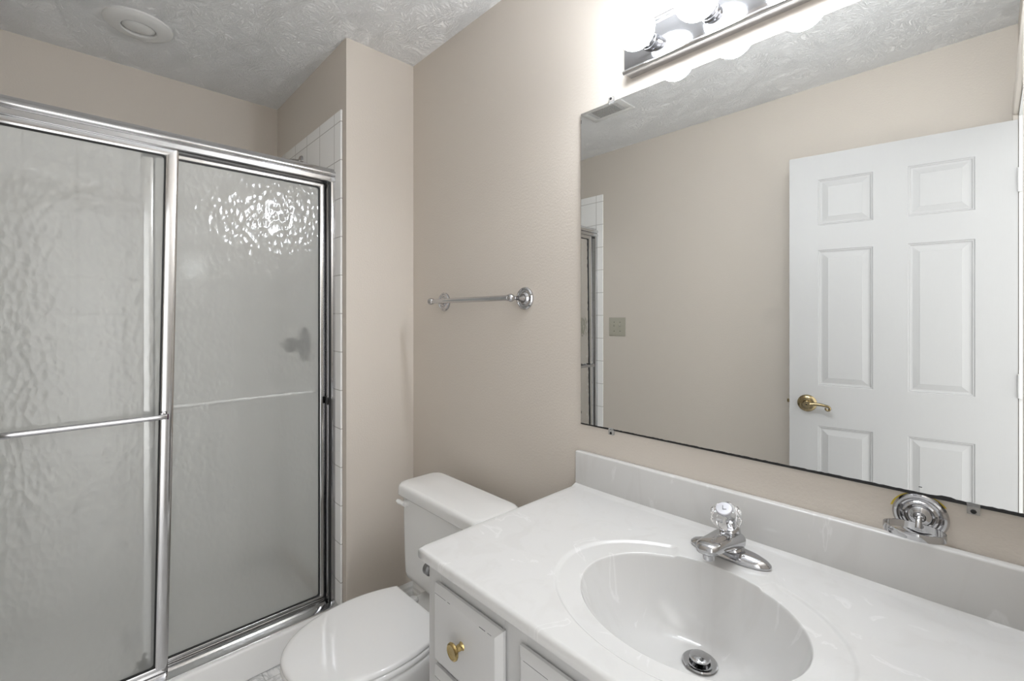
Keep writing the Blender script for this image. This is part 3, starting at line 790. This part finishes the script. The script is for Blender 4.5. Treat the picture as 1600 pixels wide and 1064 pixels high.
add_loft(bm, [bowl_ring(0.0, 0.118, -0.10, -0.585), bowl_ring(0.012, 0.117, -0.10, -0.585), bowl_ring(0.05, 0.108, -0.11, -0.575), bowl_ring(0.14, 0.104, -0.15, -0.575), bowl_ring(0.20, 0.118, -0.20, -0.60),
              bowl_ring(0.26, 0.148, -0.24, -0.65), bowl_ring(0.30, 0.166, -0.26, -0.682), bowl_ring(0.325, 0.1735, -0.27, -0.695), bowl_ring(0.343, 0.1755, -0.275, -0.700), bowl_ring(0.348, 0.172, -0.277, -0.696), bowl_ring(0.349, 0.160, -0.28, -0.68)])
add_box(bm, (tx - 0.105, -0.32, 0.20), (tx + 0.105, -0.085, 0.349), 0.012, 3)
add_box(bm, (tx - 0.085, -0.30, 0.02), (tx + 0.085, -0.13, 0.25), 0.02, 3)
obj('bowl', bm, M_porc, to, 55)
obj('tank_gasket', add_lathe(B(), [(0.04, 0.3495), (0.04, 0.3662)], Matrix.Translation((tx, TCY, 0)), 28), M_dark, to)
for s in (-1, 1):
    obj('hinge_cap', add_lathe(B(), [(0.017, 0.0), (0.017, 0.008), (0.013, 0.0125), (0, 0.0135)], Matrix.Translation((tx + s * 0.075, -0.277, 0.3490)), 28), M_seat, to)
lv = obj('flush_lever', add_lathe(B(), [(0.012, 0), (0.0125, 0.008), (0.0105, 0.012), (0, 0.0125)], frame((0.352, TCY - 0.083, 0.640), (0, -1, 0)), 28), M_white_plastic, to)
bm = B(); add_tube(bm, [(0.356, TCY - 0.097, 0.640), (0.342, TCY - 0.098, 0.641), (0.328, TCY - 0.101, 0.643), (0.318, TCY - 0.103, 0.645)], [0.007, 0.0075, 0.0085, 0.006], 14)
obj('paddle', bm, M_white_plastic, lv)

# ---------------------------------------------------------------- six panel door standing open against the switch wall
dh = Vector((1.867, -1.455, 0)); du = Vector((-0.720, 0.125, 0)).normalized(); dn = Vector((0.125, 0.720, 0)).normalized()
DW, DH, DT, DB = 0.7308, 2.045, 0.035, 0.012
MD = Matrix(((du.x, dn.x, 0, dh.x), (du.y, dn.y, 0, dh.y), (0, 0, 1, 0), (0, 0, 0, 1)))   # local: x along door, y out of face, z up
def door_face(bm, y, s):
    us = [0, 0.113, 0.311, 0.424, 0.620, DW]; zs = [DB, 0.20, 0.815, 0.997, 1.612, 1.724, 1.932, DH]
    for i in range(5):
        for j in range(7):
            u0, u1, z0, z1 = us[i], us[i + 1], zs[j], zs[j + 1]
            if i in (1, 3) and j in (1, 3, 5):
                def r(ins, dy): return [(u0 + ins, y + s * dy, z0 + ins), (u1 - ins, y + s * dy, z0 + ins), (u1 - ins, y + s * dy, z1 - ins), (u0 + ins, y + s * dy, z1 - ins)]
                add_loft(bm, [r(0, 0), r(0.003, -0.0035), r(0.006, -0.003), r(0.009, -0.0065), r(0.012, -0.0075), r(0.016, -0.0075), r(0.036, -0.0018), r(0.037, -0.001)], (False, True))
            else:
                bm.faces.new([bm.verts.new(p) for p in ((u0, y, z0), (u1, y, z0), (u1, y, z1), (u0, y, z1))])
bm = B()
door_face(bm, 0.0, 1); door_face(bm, -DT, -1)
for a, b in (((0, DB), (DW, DB)), ((DW, DB), (DW, DH)), ((DW, DH), (0, DH)), ((0, DH), (0, DB))):
    bm.faces.new([bm.verts.new(p) for p in ((a[0], 0, a[1]), (b[0], 0, b[1]), (b[0], -DT, b[1]), (a[0], -DT, a[1]))])
bmesh.ops.remove_doubles(bm, verts=bm.verts[:], dist=1e-5)
bm.transform(MD)
dr = obj('door_1', bm, M_door, None, 12); dr['kind'] = 'structure'; dr['label'] = 'white six panel door standing open, seen in the mirror'; dr['category'] = 'door'
def dpart(name, bm, m, par=None, smooth=40):
    bm.transform(MD); return obj(name, bm, m, par or dr, smooth)
for side in (1, -1):
    y0 = 0.0 if side == 1 else -DT
    mr = frame((0.661, y0, 0.914), (0, side, 0))
    hnd = dpart('door_handle', add_lathe(B(), [(0.0385, 0), (0.0385, 0.003), (0.034, 0.008), (0.026, 0.0115), (0.017, 0.013), (0.0135, 0.020), (0.0125, 0.040), (0.014, 0.044), (0.012, 0.049), (0, 0.050)], mr, 48), M_ant)
    pts = []; rad = []
    yy = y0 + side * 0.040
    for k in range(9):
        t = k / 8; pts.append((0.661 - 0.078 * t, yy, 0.912 + 0.004 * math.sin(t * PI) * 1 + 0.006 * t * (1 - t))); rad.append(0.0095 - 0.0035 * t)
    for k in range(1, 13):
        a = PI / 2 - k / 12 * 1.65 * PI * -1
        rr_ = 0.010 - 0.0045 * k / 12
        pts.append((0.661 - 0.078 - 0.006 * 0 + rr_ * -math.sin(k / 12 * 1.65 * PI), yy, 0.902 + rr_ * math.cos(k / 12 * 1.65 * PI))); rad.append(0.0058 - 0.001 * k / 12)
    dpart('lever', add_tube(B(), pts, rad, 12), M_ant, hnd)
    if side == 1: dpart('lock_button', add_lathe(B(), [(0.003, 0.05), (0.003, 0.053), (0, 0.053)], mr, 12), M_dark, hnd)
dpart('latch_plate', box((DW - 0.0005, -0.029, 0.885), (DW + 0.001, -0.006, 0.945)), M_brass)
dpart('latch_bolt', box((DW, -0.024, 0.908), (DW + 0.011, -0.011, 0.924), 0.002), M_ant)
for z in (0.25, 1.05, 1.82):
    bm = B(); add_lathe(bm, [(0, z - 0.045), (0.0062, z - 0.045), (0.0062, z + 0.045), (0, z + 0.045)], Matrix.Translation((-0.004, 0.004, 0)), 16)
    add_box(bm, (-0.0015, -0.030, z - 0.044), (0.0, 0.0, z + 0.044))
    dpart('hinge', bm, M_trim)

# ---------------------------------------------------------------- light switch on the front wall
sw = thing('light_switch', 'almond double toggle switch plate on the beige wall in the mirror', 'light switch', (0.068, -D, 1.246))
obj('cover_plate', box((0.004, -D, 1.184), (0.131, -D + 0.006, 1.308), 0.0025, 3), M_beige_plastic, sw)
for x in (0.045, 0.091):
    obj('slot', box((x - 0.006, -D + 0.0055, 1.234), (x + 0.006, -D + 0.0068, 1.259)), M_beige_plastic, sw)
    bm = box((x - 0.0042, -D + 0.005, 1.242), (x + 0.0042, -D + 0.018, 1.252), 0.0015)
    for v_ in bm.verts: v_.co.z += (v_.co.y + D) * 0.55
    obj('toggle', bm, M_beige_plastic, sw)
    for z in (1.216, 1.276):
        obj('screw', add_lathe(B(), [(0.0028, 0), (0.0022, 0.0012), (0, 0.0014)], frame((x, -D + 0.006, z), (0, 1, 0)), 12), M_dark, sw)
